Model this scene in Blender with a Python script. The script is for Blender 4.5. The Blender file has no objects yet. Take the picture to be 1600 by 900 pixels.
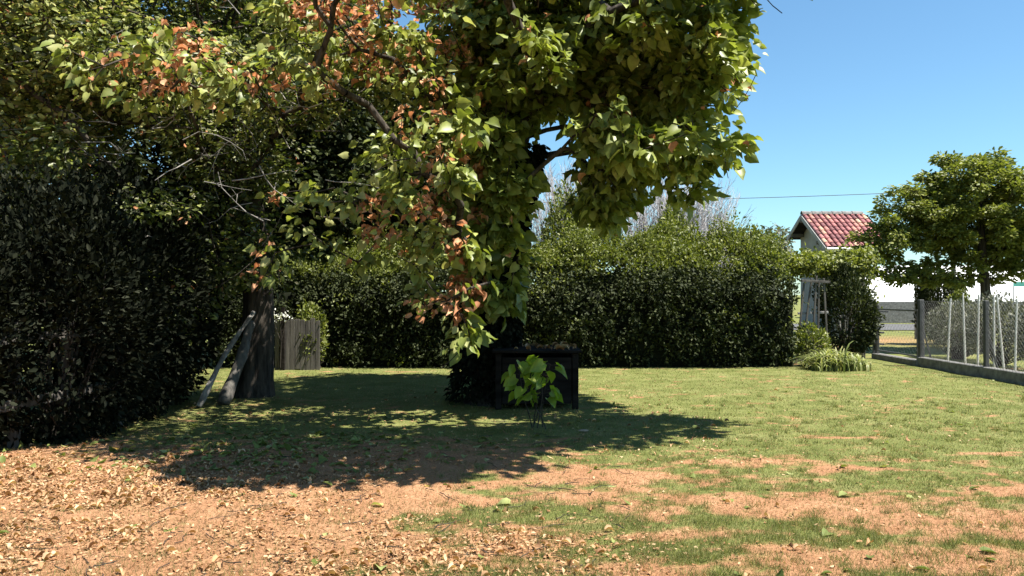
import bpy, bmesh, math, random
import numpy as np
from mathutils import Vector

# ------------------------------------------------------------------ camera, sky, sun, exposure
scene = bpy.context.scene
COL = scene.collection
F_PX, CAM_H, HOR = 1256.0, 1.5, 460.0
cam_data = bpy.data.cameras.new("camera")
cam = bpy.data.objects.new("camera", cam_data)
COL.objects.link(cam)
cam.location = (0, 0, CAM_H)
cam_data.sensor_width = 36
cam_data.lens = 36 * F_PX / 1600
cam.rotation_euler = (math.radians(90) + math.atan((HOR - 450) / F_PX), 0, 0)
cam_data.clip_end = 3000
scene.camera = cam

SUN_EL, SUN_AZ = math.radians(64), math.radians(108)      # azimuth from +Y towards +X
world = bpy.data.worlds.new("World")
scene.world = world
world.use_nodes = True
nt = world.node_tree
bg = nt.nodes["Background"]
sky = nt.nodes.new("ShaderNodeTexSky")
sky.sky_type = 'NISHITA'
sky.sun_disc = False
sky.sun_elevation = SUN_EL
sky.sun_rotation = SUN_AZ
sky.altitude = 200
sky.air_density = 1.0
sky.dust_density = 0.3
sky.ozone_density = 2.5
tint = nt.nodes.new("ShaderNodeMix"); tint.data_type = 'RGBA'; tint.blend_type = 'MULTIPLY'
tint.inputs[0].default_value = 1
tint.inputs[7].default_value = (.80, 1.06, 1.10, 1)
nt.links.new(sky.outputs[0], tint.inputs[6])
nt.links.new(tint.outputs[2], bg.inputs[0])
bg.inputs[1].default_value = 0.06
sun_data = bpy.data.lights.new("sun", 'SUN')
sun_data.energy = 5.0
sun_data.angle = math.radians(0.5)
sun_data.color = (1.0, 0.95, 0.87)
sun = bpy.data.objects.new("sun", sun_data)
COL.objects.link(sun)
sdir = Vector((math.sin(SUN_AZ) * math.cos(SUN_EL), math.cos(SUN_AZ) * math.cos(SUN_EL), math.sin(SUN_EL)))
sun.rotation_euler = (-sdir).to_track_quat('-Z', 'Y').to_euler()
sun.location = (8, 12, 20)
scene.view_settings.view_transform = 'Standard'
scene.view_settings.look = 'None'
scene.view_settings.exposure = 1.5
scene.view_settings.gamma = 1
scene.cycles.use_denoising = True
scene.cycles.max_bounces = 6
scene.cycles.diffuse_bounces = 2
scene.cycles.glossy_bounces = 2
scene.cycles.transmission_bounces = 4
scene.cycles.transparent_max_bounces = 8
scene.render.use_persistent_data = False

RNG = np.random.default_rng(7)
random.seed(7)

def at(px, py, Y):
    """Point of the photograph's pixel at a chosen depth, used to measure where things stand."""
    return np.array([(px - 800) / F_PX * Y, Y, CAM_H + (HOR - py) / F_PX * Y])

def gx(px, Y): return (px - 800) / F_PX * Y
def gh(py, Y): return CAM_H + (HOR - py) / F_PX * Y

# ------------------------------------------------------------------ materials
def mat(name):
    m = bpy.data.materials.new(name)
    m.use_nodes = True
    n = m.node_tree.nodes
    return m, n, m.node_tree.links, n["Principled BSDF"]

def ramp(n, l, fac, stops):
    r = n.new("ShaderNodeValToRGB")
    e = r.color_ramp.elements
    while len(e) < len(stops): e.new(0.5)
    for i, (p, c) in enumerate(stops):
        e[i].position = p
        e[i].color = (*c, 1)
    l.new(fac, r.inputs[0])
    return r.outputs[0]

def noise(n, l, scale, detail=4, rough=0.6, coord='Object', vec=None, stretch=None):
    t = n.new("ShaderNodeTexNoise")
    t.inputs["Scale"].default_value = scale
    t.inputs["Detail"].default_value = detail
    t.inputs["Roughness"].default_value = rough
    tc = n.new("ShaderNodeTexCoord")
    src = tc.outputs[coord]
    if stretch:
        mp = n.new("ShaderNodeMapping")
        mp.inputs["Scale"].default_value = stretch
        l.new(src, mp.inputs[0]); src = mp.outputs[0]
    l.new(src, t.inputs["Vector"])
    return t.outputs["Fac"]

def bump(n, l, b, h, strength=0.5, dist=0.02):
    bp = n.new("ShaderNodeBump")
    bp.inputs["Strength"].default_value = strength
    bp.inputs["Distance"].default_value = dist
    l.new(h, bp.inputs["Height"])
    l.new(bp.outputs[0], b.inputs["Normal"])

def leaf_mat(name, stops, trans=0.35, rough=0.42, spec=0.5, tgain=(1.5, 1.6, 0.8)):
    m, n, l, b = mat(name)
    g = n.new("ShaderNodeNewGeometry")
    col = ramp(n, l, g.outputs["Random Per Island"], stops)
    nz = noise(n, l, 9, 2)
    mul = n.new("ShaderNodeMix"); mul.data_type = 'RGBA'; mul.blend_type = 'MULTIPLY'
    mul.inputs[0].default_value = 1
    l.new(col, mul.inputs[6])
    l.new(ramp(n, l, nz, [(0.3, (0.72, 0.74, 0.7)), (0.7, (1.2, 1.18, 1.1))]), mul.inputs[7])
    l.new(mul.outputs[2], b.inputs["Base Color"])
    b.inputs["Roughness"].default_value = rough
    b.inputs["Specular IOR Level"].default_value = spec
    if trans > 0:
        t = n.new("ShaderNodeBsdfTranslucent")
        tm = n.new("ShaderNodeMix"); tm.data_type = 'RGBA'; tm.blend_type = 'MULTIPLY'
        tm.inputs[0].default_value = 1
        l.new(mul.outputs[2], tm.inputs[6])
        tm.inputs[7].default_value = (*tgain, 1)
        l.new(tm.outputs[2], t.inputs[0])
        mx = n.new("ShaderNodeMixShader")
        mx.inputs[0].default_value = trans
        l.new(b.outputs[0], mx.inputs[1]); l.new(t.outputs[0], mx.inputs[2])
        l.new(mx.outputs[0], n["Material Output"].inputs[0])
    return m

def flat(name, c, rough=0.8, c2=None, scale=6, bmp=0.0, stretch=None, metal=0, spec=0.5):
    m, n, l, b = mat(name)
    b.inputs["Roughness"].default_value = rough
    b.inputs["Metallic"].default_value = metal
    b.inputs["Specular IOR Level"].default_value = spec
    if c2 is None: c2 = tuple(x * 0.7 for x in c)
    f = noise(n, l, scale, 6, 0.65, stretch=stretch)
    l.new(ramp(n, l, f, [(0.35, c2), (0.65, c)]), b.inputs["Base Color"])
    if bmp: bump(n, l, b, f, bmp, 0.02)
    return m

M = {}
M['catalpa'] = leaf_mat('catalpa_leaf', [(0, (.08, .11, .018)), (.35, (.15, .185, .035)), (.75, (.24, .28, .07)), (1, (.38, .41, .14))], .30, .45, .4, (1.35, 1.4, .6))
M['dry'] = leaf_mat('dry_leaf', [(0, (.32, .14, .07)), (.5, (.55, .26, .14)), (1, (.7, .42, .26))], .35, .7, .2, (1.3, 1.1, .9))
M['small'] = leaf_mat('fine_leaf', [(0, (.035, .05, .012)), (.6, (.08, .10, .025)), (.85, (.18, .2, .05)), (1, (.30, .28, .18))], .35, .45, .45, (1.3, 1.4, .6))
M['pale'] = leaf_mat('withered_sunlit_leaf', [(0, (.18, .21, .055)), (.6, (.32, .35, .12)), (1, (.45, .44, .2))], .4, .6, .3, (1.2, 1.2, .7))  # withered leaves; also puts the left crown's sunlit front into colour
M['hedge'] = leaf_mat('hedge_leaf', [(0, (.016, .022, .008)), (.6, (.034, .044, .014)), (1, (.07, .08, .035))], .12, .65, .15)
M['hedge_new_lit'] = leaf_mat('hedge_sunlit_new_growth', [(0, (.08, .10, .018)), (.6, (.14, .165, .028)), (1, (.21, .22, .06))], .3, .5, .4)  # new growth, brightened so its colour carries the sunlit hedge top
M['shade'] = leaf_mat('shade_coloured_leaf', [(0, (.005, .007, .004)), (.8, (.011, .013, .007)), (1, (.04, .043, .03))], .08, .85, .06)  # near-black leaves: deep shade is put into their colour
M['acacia'] = leaf_mat('light_tree_leaf', [(0, (.09, .11, .02)), (.5, (.16, .18, .035)), (1, (.24, .25, .07))], .32, .5, .4)
M['iris'] = leaf_mat('iris_blade', [(0, (.16, .19, .06)), (.6, (.24, .27, .10)), (1, (.38, .36, .18))], .3, .5, .4)
M['dusty'] = leaf_mat('dusty_leaf', [(0, (.06, .065, .05)), (.6, (.13, .135, .11)), (1, (.26, .26, .23))], .2, .6, .3)
M['flower'] = leaf_mat('white_petal', [(0, (.7, .7, .68)), (1, (.85, .85, .82))], .2, .6, .3)
M['sprout'] = leaf_mat('fresh_leaf', [(0, (.17, .25, .03)), (1, (.28, .36, .05))], .5, .4, .5, (1.3, 1.5, .4))
M['grass'] = leaf_mat('grass_blade', [(0, (.095, .115, .03)), (.5, (.165, .18, .06)), (.85, (.24, .235, .09)), (1, (.36, .29, .15))], .35, .6, .25, (1.2, 1.3, .7))
M['straw'] = leaf_mat('straw_blade', [(0, (.22, .12, .055)), (1, (.38, .24, .13))], .3, .7, .2, (1.1, 1, .8))
M['litter'] = leaf_mat('litter_leaf', [(0, (.15, .07, .03)), (.3, (.29, .15, .075)), (.7, (.40, .23, .125)), (1, (.55, .38, .24))], .15, .75, .25)
M['green_litter'] = leaf_mat('green_fallen_leaf', [(0, (.10, .13, .03)), (.7, (.19, .22, .06)), (.93, (.32, .34, .15)), (1, (.4, .25, .05))], .25, .6, .3)
M['bark'] = flat('bark', (.085, .072, .058), .95, (.015, .012, .01), 14, 1.6, (1, 1, .16), spec=.15)
M['bark_pale'] = flat('pale_bark', (.32, .30, .27), .85, (.09, .08, .07), 7, .7, (1, 1, .3))
M['twig'] = flat('grey_twig', (.5, .48, .48), .85, (.34, .32, .33), 4)
M['old_wood'] = flat('weathered_wood', (.13, .118, .10), .85, (.05, .044, .038), 14, .5, (1, 1, .12))
M['grey_wood'] = flat('silver_grey_wood', (.36, .35, .33), .85, (.16, .155, .15), 14, .5, (1, 1, .12))
M['dark_wood'] = flat('dark_stained_wood', (.022, .018, .015), 1.0, (.007, .006, .005), 12, .8, (.2, 1, 1), spec=.08)
M['concrete'] = flat('concrete', (.22, .215, .20), .92, (.10, .097, .09), 9, .5)
M['asphalt'] = flat('asphalt', (.09, .088, .085), .95, (.06, .06, .06), 30, .3)
M['metal'] = flat('galvanised_wire', (.12, .125, .125), .5, (.06, .06, .06), 10, metal=.3)
M['post'] = flat('grey_post_paint', (.07, .072, .07), .7, (.035, .036, .035), 12, .2)
M['render'] = flat('grey_render', (.27, .262, .25), .95, (.2, .195, .185), 3, .3)
M['white'] = flat('white_sheet', (.86, .86, .84), .6, (.78, .78, .76), 2)
M['cane'] = flat('white_cane', (.75, .73, .68), .7, (.5, .48, .43), 10)
M['teal'] = flat('teal_paint', (.12, .42, .33), .5, (.08, .34, .26), 4)
M['cable'] = flat('black_cable', (.012, .012, .014), .6)
M['stone'] = flat('pale_stone', (.36, .27, .18), .9, (.24, .17, .11), 12, .5)
M['glass'] = flat('dark_window_glass', (.02, .025, .03), .1, (.015, .02, .02), 2, spec=.8)

# tiles: each curved tile a slightly different red
m, n, l, b = mat('clay_tile'); M['tile'] = m
g = n.new("ShaderNodeNewGeometry")
l.new(ramp(n, l, g.outputs["Random Per Island"], [(0, (.13, .05, .05)), (.5, (.33, .12, .115)), (.82, (.40, .19, .14)), (1, (.5, .34, .22))]), b.inputs["Base Color"])
b.inputs["Roughness"].default_value = .85

# ------------------------------------------------------------------ mesh helpers
def link(name, me, material=None, parent=None):
    o = bpy.data.objects.new(name, me)
    COL.objects.link(o)
    if material is not None:
        for mm in (material if isinstance(material, (list, tuple)) else [material]):
            me.materials.append(mm)
    if parent is not None: o.parent = parent
    return o

def tag(o, label=None, cat=None, group=None, kind=None):
    if label: o['label'] = label
    if cat: o['category'] = cat
    if group: o['group'] = group
    if kind: o['kind'] = kind
    return o

def thing(name, label, cat, group=None, loc=(0, 0, 0)):
    o = bpy.data.objects.new(name, None)
    COL.objects.link(o)
    o.empty_display_size = .3
    o.location = loc
    return tag(o, label, cat, group)

def mesh_np(name, v, f, mi=None, smooth=False):
    """v (n,3) float; f (m,k) int (k = 3 or 4), or a list of such arrays."""
    me = bpy.data.meshes.new(name)
    fs = f if isinstance(f, list) else [f]
    loops = np.concatenate([x.ravel() for x in fs]).astype(np.int32)
    tot = np.concatenate([np.full(len(x), x.shape[1], np.int32) for x in fs])
    start = np.concatenate([[0], np.cumsum(tot)[:-1]]).astype(np.int32)
    me.vertices.add(len(v)); me.vertices.foreach_set("co", np.asarray(v, np.float32).ravel())
    me.loops.add(len(loops)); me.loops.foreach_set("vertex_index", loops)
    me.polygons.add(len(tot)); me.polygons.foreach_set("loop_start", start); me.polygons.foreach_set("loop_total", tot)
    if mi is not None: me.polygons.foreach_set("material_index", np.asarray(mi, np.int32))
    if smooth: me.polygons.foreach_set("use_smooth", np.ones(len(tot), bool))
    me.update(calc_edges=True)
    return me

HEART_V = np.array([(0, 0, 0), (0, .34, .0), (0, .7, -.04), (0, 1.02, -.16),
                    (-.22, -.1, .07), (-.42, .2, .19), (-.35, .56, .14), (-.13, .84, -.02),
                    (.22, -.1, .07), (.42, .2, .19), (.35, .56, .14), (.15, .84, -.04)], float)
HEART_F = np.array([(0, 4, 5, 1), (1, 5, 6, 2), (2, 6, 7, 3), (0, 1, 9, 8), (1, 2, 10, 9), (2, 3, 11, 10)])
CURL_V = HEART_V.copy(); CURL_V[:, 2] += np.abs(CURL_V[:, 0]) * .6 + .15 * np.sin(CURL_V[:, 1] * 3); CURL_V[:, 0] *= .7
OVAL_V = np.array([(0, 0, 0), (-.27, .4, .07), (-.17, .78, .03), (0, 1, -.08), (.17, .78, .03), (.27, .4, .07)], float)
OVAL_F = np.array([(0, 1, 2, 3), (0, 3, 4, 5)])
LANCE_V = np.array([(-.10, 0, 0), (.10, 0, 0), (-.08, .55, .04), (.08, .55, .04), (0, 1, -.10)], float)
LANCE_F = [np.array([(0, 1, 3, 2)]), np.array([(2, 3, 4)])]
BLADE_V = np.array([(-.5, 0, 0), (.5, 0, 0), (0, 1, 0)], float)
BLADE_F = np.array([(0, 1, 2)])

def unit(a):
    return a / np.maximum(np.linalg.norm(a, axis=-1, keepdims=True), 1e-9)

def scatter(T, F, pos, d, nrm, size, width=None):
    d = unit(d); s = unit(np.cross(d, nrm)); nn = np.cross(s, d)
    if np.isscalar(size): size = np.full(len(pos), size)
    w = size if width is None else width
    v = (pos[:, None, :] + s[:, None, :] * (T[None, :, 0, None] * w[:, None, None])
         + d[:, None, :] * (T[None, :, 1, None] * size[:, None, None])
         + nn[:, None, :] * (T[None, :, 2, None] * size[:, None, None]))
    off = (np.arange(len(pos)) * len(T))[:, None, None]
    if isinstance(F, list):
        f = [(F_[None] + off).reshape(-1, F_.shape[1]) for F_ in F]
    else:
        f = (F[None] + off).reshape(-1, F.shape[1])
    return v.reshape(-1, 3), f

def join_np(parts):
    vs, fs, ms, o = [], [], [], 0
    for v, f, mi in parts:
        fl = f if isinstance(f, list) else [f]
        for x in fl:
            fs.append(x + o); ms.append(np.full(len(x), mi, np.int32))
        vs.append(v); o += len(v)
    return np.concatenate(vs), fs, np.concatenate(ms)

def rnd_dir(n, up=0.0, rng=RNG):
    a = rng.normal(size=(n, 3)); a[:, 2] += up
    return unit(a)

# smooth value noise in the ground plane
_H = np.random.default_rng(3).random((256, 256))
def vnoise(x, y):
    xi, yi = np.floor(x).astype(int), np.floor(y).astype(int)
    fx, fy = x - xi, y - yi
    fx, fy = fx * fx * (3 - 2 * fx), fy * fy * (3 - 2 * fy)
    a, b_, c, d = _H[xi % 256, yi % 256], _H[(xi + 1) % 256, yi % 256], _H[xi % 256, (yi + 1) % 256], _H[(xi + 1) % 256, (yi + 1) % 256]
    return (a * (1 - fx) + b_ * fx) * (1 - fy) + (c * (1 - fx) + d * fx) * fy
def fbm(x, y, o=4):
    s, a, t = 0, 1.0, 0
    for i in range(o):
        s = s + a * vnoise(x * 2 ** i + 17.3 * i, y * 2 ** i + 9.1 * i); t += a; a *= .55
    return s / t

def tubes(segs, sides=5):
    """segs: list of (p0, p1, r0, r1)."""
    P0 = np.array([s[0] for s in segs], float); P1 = np.array([s[1] for s in segs], float)
    R0 = np.array([s[2] for s in segs]); R1 = np.array([s[3] for s in segs])
    d = unit(P1 - P0)
    ref = np.where(np.abs(d[:, 2:3]) > .9, np.array([[1., 0, 0]]), np.array([[0, 0, 1.]]))
    a = unit(np.cross(d, ref)); b_ = np.cross(d, a)
    th = np.arange(sides) * 2 * np.pi / sides
    ring = a[:, None] * np.cos(th)[None, :, None] + b_[:, None] * np.sin(th)[None, :, None]
    v = np.concatenate([P0[:, None] + ring * R0[:, None, None], P1[:, None] + ring * R1[:, None, None]], 1)
    i = np.arange(sides); j = (i + 1) % sides
    F = np.stack([i, j, j + sides, i + sides], 1)
    f = (F[None] + (np.arange(len(segs)) * 2 * sides)[:, None, None]).reshape(-1, 4)
    return v.reshape(-1, 3), f

def loft(pts, radii, sides=12, wob=0.0, seed=0, flute=0.0):
    """One continuous tapered limb through the points."""
    r = np.random.default_rng(seed)
    pts = np.asarray(pts, float)
    t = np.gradient(pts, axis=0); t = unit(t)
    a = unit(np.cross(t, np.tile([[0.13, 1, 0.07]], (len(pts), 1)))); b_ = np.cross(t, a)
    th = np.arange(sides) * 2 * np.pi / sides
    V = []
    lob = 1 + flute * np.cos(th * 4 + 1.3) + wob * r.normal(size=sides)
    for k in range(len(pts)):
        rr = radii[k] * lob * (1 + wob * .5 * r.normal(size=sides))
        V.append(pts[k] + (a[k] * np.cos(th)[:, None] + b_[k] * np.sin(th)[:, None]) * rr[:, None])
    V = np.concatenate(V)
    i = np.arange(sides); j = (i + 1) % sides
    Fs = [np.stack([i + k * sides, j + k * sides, j + (k + 1) * sides, i + (k + 1) * sides], 1) for k in range(len(pts) - 1)]
    return V, np.concatenate(Fs)

def box(bm_, c, s, rz=0, rx=0, ry=0):
    from mathutils import Matrix
    mtx = Matrix.Translation(c) @ Matrix.Rotation(rz, 4, 'Z') @ Matrix.Rotation(ry, 4, 'Y') @ Matrix.Rotation(rx, 4, 'X') @ Matrix.Diagonal((*s, 1))
    bmesh.ops.create_cube(bm_, size=1, matrix=mtx)

def bm_obj(name, bm_, material, parent=None, bevel=0.0):
    if bevel: bmesh.ops.bevel(bm_, geom=list(bm_.edges), offset=bevel, segments=1, affect='EDGES')
    me = bpy.data.meshes.new(name)
    bm_.to_mesh(me); bm_.free()
    return link(name, me, material, parent)

def boxobj(name, c, s, material, parent=None, bevel=0.004, **k):
    b_ = bmesh.new(); box(b_, c, s, **k)
    return bm_obj(name, b_, material, parent, bevel)

# ------------------------------------------------------------------ ground
def to_px(X, Y): return 800 + X / Y * F_PX, HOR + CAM_H / Y * F_PX

def bare(X, Y):
    """0 = turf, 1 = bare dry earth, from the worn pattern of the lawn."""
    n1 = fbm(X * .9 + 5, Y * 1.5 + 3); n2 = fbm(X * 3.1, Y * 4.6 + 11, 3); n3 = fbm(X * 7, Y * 13, 3)
    # earth on the left, its edge running from (-1.0, 4.3) to (.1, 6.8) and out under the trees
    edge = -1.0 + (Y - 4.3) * .42 + (n2 - .5) * 1.2
    left = np.clip((edge - X) / .5 + .5, 0, 1) * np.clip((8.3 - Y) / 1.6 + .4, 0.0, 1)
    blobs = 0
    for (x, y, rx, ry, w) in [(1.9, 5.75, 1.5, .42, 1.0), (3.0, 5.35, .8, .5, .8), (1.0, 5.0, .4, .2, .5), (2.3, 4.55, 1.1, .3, 1.0), (3.4, 4.8, .6, .35, .9),
                              (.8, 6.7, .9, .4, .95), (2.1, 7.15, .6, .2, .75), (.5, 6.0, .8, .3, .8), (.9, 4.4, .8, .18, .7), (-.2, 4.9, .5, .5, .8), (3.6, 7.3, .5, .15, .7),
                              (4.4, 7.6, .5, .12, .7), (2.9, 6.9, .5, .15, .7), (3.5, 8.4, .5, .1, .6), (3.9, 6.1, .7, .25, .7), (-3.6, 15.6, .35, .12, .9), (-2.1, 15.6, .35, .1, .9), (1.4, 5.4, .3, .2, .5)]:
        blobs = np.maximum(blobs, w * np.exp(-(((X - x) / rx) ** 2 + ((Y - y) / ry) ** 2) ** 1.3))
    thin = np.clip((7.6 - Y) / 3.5, 0, 1) * .26
    v = np.maximum(left * 1.25, blobs * 1.15) + thin + (n2 - .5) * 1.3 + (n3 - .5) * 1.9 + (n1 - .5) * .5
    v = v - .44
    return np.clip(v * 2.2 + .05, 0, 1)

def gz(X, Y):
    near = np.clip((20 - Y) / 6, 0, 1)
    return (fbm(X * .8, Y * .8) - .5) * .05 * near + (fbm(X * 5, Y * 5, 3) - .5) * .018 * near

def build_ground():
    xs = np.concatenate([np.array([-900, -400, -150, -60, -30, -18, -12]), np.arange(-9, 10, .055), np.array([10.5, 12, 15, 20, 32, 60, 150, 400, 900])])
    ys = np.concatenate([np.array([-60, -20, -6, 0, 2]), np.arange(3, 10, .05), np.arange(10, 20, .1), np.array([21, 23, 26, 30, 36, 45, 60, 90, 150, 300, 700, 1600])])
    X, Y = np.meshgrid(xs, ys)
    Z = gz(X, Y)
    v = np.stack([X, Y, Z], -1).reshape(-1, 3)
    nx, ny = len(xs), len(ys)
    i = np.arange(nx - 1)[None] + np.arange(ny - 1)[:, None] * nx
    f = np.stack([i, i + 1, i + 1 + nx, i + nx], -1).reshape(-1, 4)
    me = mesh_np("ground", v, f, smooth=True)
    a = me.attributes.new("bare", 'FLOAT', 'POINT')
    a.data.foreach_set("value", bare(X, Y).ravel().astype(np.float32))
    m, n, l, b = mat('lawn_and_earth')
    at_ = n.new("ShaderNodeAttribute"); at_.attribute_name = "bare"
    fine = noise(n, l, 38, 6, .7)
    mid = noise(n, l, 2.2, 5, .6)
    big = noise(n, l, .55, 3, .5)
    turf = ramp(n, l, mid, [(.3, (.085, .105, .026)), (.5, (.13, .146, .045)), (.72, (.185, .188, .075))])
    turf2 = n.new("ShaderNodeMix"); turf2.data_type = 'RGBA'; turf2.blend_type = 'MULTIPLY'; turf2.inputs[0].default_value = 1
    l.new(turf, turf2.inputs[6]); l.new(ramp(n, l, fine, [(.25, (.45, .5, .4)), (.75, (1.45, 1.4, 1.35))]), turf2.inputs[7])
    earth = ramp(n, l, mid, [(.3, (.27, .135, .068)), (.6, (.35, .19, .102)), (.8, (.43, .262, .152))])
    earth2 = n.new("ShaderNodeMix"); earth2.data_type = 'RGBA'; earth2.blend_type = 'MULTIPLY'; earth2.inputs[0].default_value = 1
    l.new(earth, earth2.inputs[6]); l.new(ramp(n, l, fine, [(.28, (.62, .58, .55)), (.6, (1.12, 1.12, 1.12))]), earth2.inputs[7])
    add = n.new("ShaderNodeMath"); add.operation = 'MULTIPLY_ADD'; add.inputs[1].default_value = .9
    l.new(fine, add.inputs[0]); add.inputs[2].default_value = -.45
    add2 = n.new("ShaderNodeMath"); add2.operation = 'ADD'; add2.use_clamp = True
    l.new(at_.outputs["Fac"], add2.inputs[0]); l.new(add.outputs[0], add2.inputs[1])
    mix = n.new("ShaderNodeMix"); mix.data_type = 'RGBA'
    l.new(add2.outputs[0], mix.inputs[0]); l.new(turf2.outputs[2], mix.inputs[6]); l.new(earth2.outputs[2], mix.inputs[7])
    l.new(mix.outputs[2], b.inputs["Base Color"])
    b.inputs["Roughness"].default_value = .95
    b.inputs["Specular IOR Level"].default_value = .15
    bump(n, l, b, fine, .7, .03)
    tag(link("ground", me, m), kind="structure")
build_ground()

# road beyond the gate, 4 mm above the ground
me = mesh_np("road", np.array([(4, 34, .03), (70, 30, .03), (70, 37, .03), (4, 41, .03)], float), np.array([(0, 1, 2, 3)]))
tag(link("road", me, M['asphalt']), kind="structure")

# ------------------------------------------------------------------ trees
def in_blobs(blobs, n, rng, shell=.45):
    """Points through the crown's lobes, more of them near the outside."""
    vol = np.array([b_[3] * b_[4] * b_[5] * (b_[6] if len(b_) > 6 else 1) for b_ in blobs])
    pick = rng.choice(len(blobs), n, p=vol / vol.sum())
    B = np.array([b_[:6] for b_ in blobs])[pick]
    u = rnd_dir(n, 0, rng) * (shell + (1 - shell) * rng.random(n) ** .6)[:, None]
    return B[:, :3] + u * B[:, 3:6], pick

def grow(trunk, radii, targets, rng, droop=.15, step=.4, tip=.006, expo=.48, rmax=.09):
    """A branch skeleton from the trunk out to every target. Returns segments (p0,p1,r0,r1) and the target directions."""
    pos = [np.array(p, float) for p in trunk]
    par = [-1] + list(range(len(trunk) - 1))
    nT = len(trunk)
    plen = [0.0]
    for k in range(1, nT): plen.append(plen[-1] + np.linalg.norm(pos[k] - pos[k - 1]) * .55)
    order = np.argsort(np.linalg.norm(targets - pos[-1], axis=1) * .5 + np.min([np.linalg.norm(targets - p, axis=1) for p in pos], axis=0))
    P = np.array(pos); L = np.array(plen)
    dirs = np.zeros_like(targets); tipn = np.zeros(len(targets), int)
    lowest = max(1, int(nT * .35))
    for ti in order:
        t = targets[ti]
        dd = np.linalg.norm(P - t, axis=1)
        cost = dd + .45 * L
        cost[:lowest] += 50
        cost += np.maximum(P[:, 2] - t[2] - .3, 0) * .6
        k = int(np.argmin(cost))
        p0 = P[k]; n_ = max(1, int(math.ceil(dd[k] / step)))
        prev = k; newp, newl = [], []
        for s in range(1, n_ + 1):
            u = s / n_
            q = p0 * (1 - u) + t * u
            if s < n_:
                q = q + rng.normal(size=3) * .06 * dd[k] ** .5
            q[2] += math.sin(u * math.pi) * droop * dd[k]
            pos.append(q); par.append(prev); newp.append(q)
            newl.append(L[k] + dd[k] * u)
            prev = len(pos) - 1
        P = np.concatenate([P, np.array(newp)]); L = np.concatenate([L, newl])
        dirs[ti] = pos[prev] - pos[par[prev]]; tipn[ti] = prev
    cnt = np.zeros(len(pos)); cnt[tipn] = 1
    for i in range(len(pos) - 1, nT - 1, -1): cnt[par[i]] += cnt[i]
    rad = np.minimum(tip * np.maximum(cnt, 1) ** expo, rmax)
    segs = []
    for i in range(nT, len(pos)):
        pr = min(rad[par[i]], rad[i] * 1.5) if par[i] >= nT else rad[i] * 1.25
        segs.append((pos[par[i]], pos[i], pr, rad[i]))
    return segs, unit(dirs)

def smooth_path(pts, k=5):
    pts = np.asarray(pts, float); out = []
    for i in range(len(pts) - 1):
        p0, p1, p2, p3 = pts[max(i - 1, 0)], pts[i], pts[i + 1], pts[min(i + 2, len(pts) - 1)]
        for j in range(k):
            t = j / k
            out.append(.5 * ((2 * p1) + (-p0 + p2) * t + (2 * p0 - 5 * p1 + 4 * p2 - p3) * t * t + (-p0 + 3 * p1 - 3 * p2 + p3) * t ** 3))
    out.append(pts[-1]); return np.array(out)

def make_tree(name, label, cat, base, tops, r0, r1, blobs, n_t, per, leaf, mats, seed, size=(.1, .16), spread=.22,
              group=None, dry=None, droop=.12, hang=.35, bark='bark', flare=1.5, extra=None, shell=.45, expo=.48, tip=.006, rmax=.09, upn=.9):
    rng = np.random.default_rng(seed)
    root = thing(name, label, cat, group, tuple(base))
    path = smooth_path([base] + list(tops))
    n = len(path)
    rr = np.interp(np.linspace(0, 1, n), [0, .08, .3, 1], [r0 * flare, r0 * 1.05, r0 * .9, r1])
    V, Fq = loft(path, rr, 14, .05, seed, .06)
    tr = link("trunk", mesh_np("trunk", V - base, Fq, smooth=True), M[bark], root)
    T, which = in_blobs(blobs, n_t, rng, shell)
    if extra is not None:
        T = np.concatenate([T, extra]); which = np.concatenate([which, np.full(len(extra), -1)])
    T = T[T[:, 2] > .25] if extra is None else T
    segs, dirs = grow(path, rr, T, rng, droop, expo=expo, tip=tip, rmax=rmax)
    V, Fq = tubes(segs, 5)
    link("branches", mesh_np("branches", V - base, Fq, smooth=True), M[bark], root)
    # leaves round every branch tip, hanging outwards
    ids = np.repeat(np.arange(len(T)), per)
    m_ = len(ids)
    off = rnd_dir(m_, 0, rng) * (rng.random(m_) ** .6 * spread)[:, None]
    off[:, 2] *= .6
    pos = T[ids] + off
    d = unit(off) * .8 + dirs[ids] * .5 + rnd_dir(m_, 0, rng) * .45
    d[:, 2] = d[:, 2] * .5 - hang
    nn = rnd_dir(m_, upn, rng)
    sz = rng.uniform(size[0], size[1], m_)
    if name == 'catalpa_tree': sz *= np.where(pos[:, 0] < -.7, .72, 1.0)
    parts = []
    if dry is not None:
        isdry = dry(pos, rng)
    else:
        isdry = np.zeros(m_, int)
    tv, tf = {'heart': (HEART_V, HEART_F), 'oval': (OVAL_V, OVAL_F)}[leaf]
    for k in range(len(mats)):
        s = isdry == k
        if s.any():
            tv2 = CURL_V if (k == 1 and leaf == 'heart') else tv
            v, f = scatter(tv2, tf, pos[s], d[s], nn[s], sz[s] * (.8 if k == 1 else 1))
            parts.append((v, f, k))
    v, f, mi = join_np(parts)
    link("crown", mesh_np("crown", v - base, f, mi), [M[x] for x in mats], root)
    return root, T, rng

def E(px, py, Y, rx, ry, rz, w=1):
    p = at(px, py, Y); return (p[0], p[1], p[2], rx, ry, rz, w)

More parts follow.
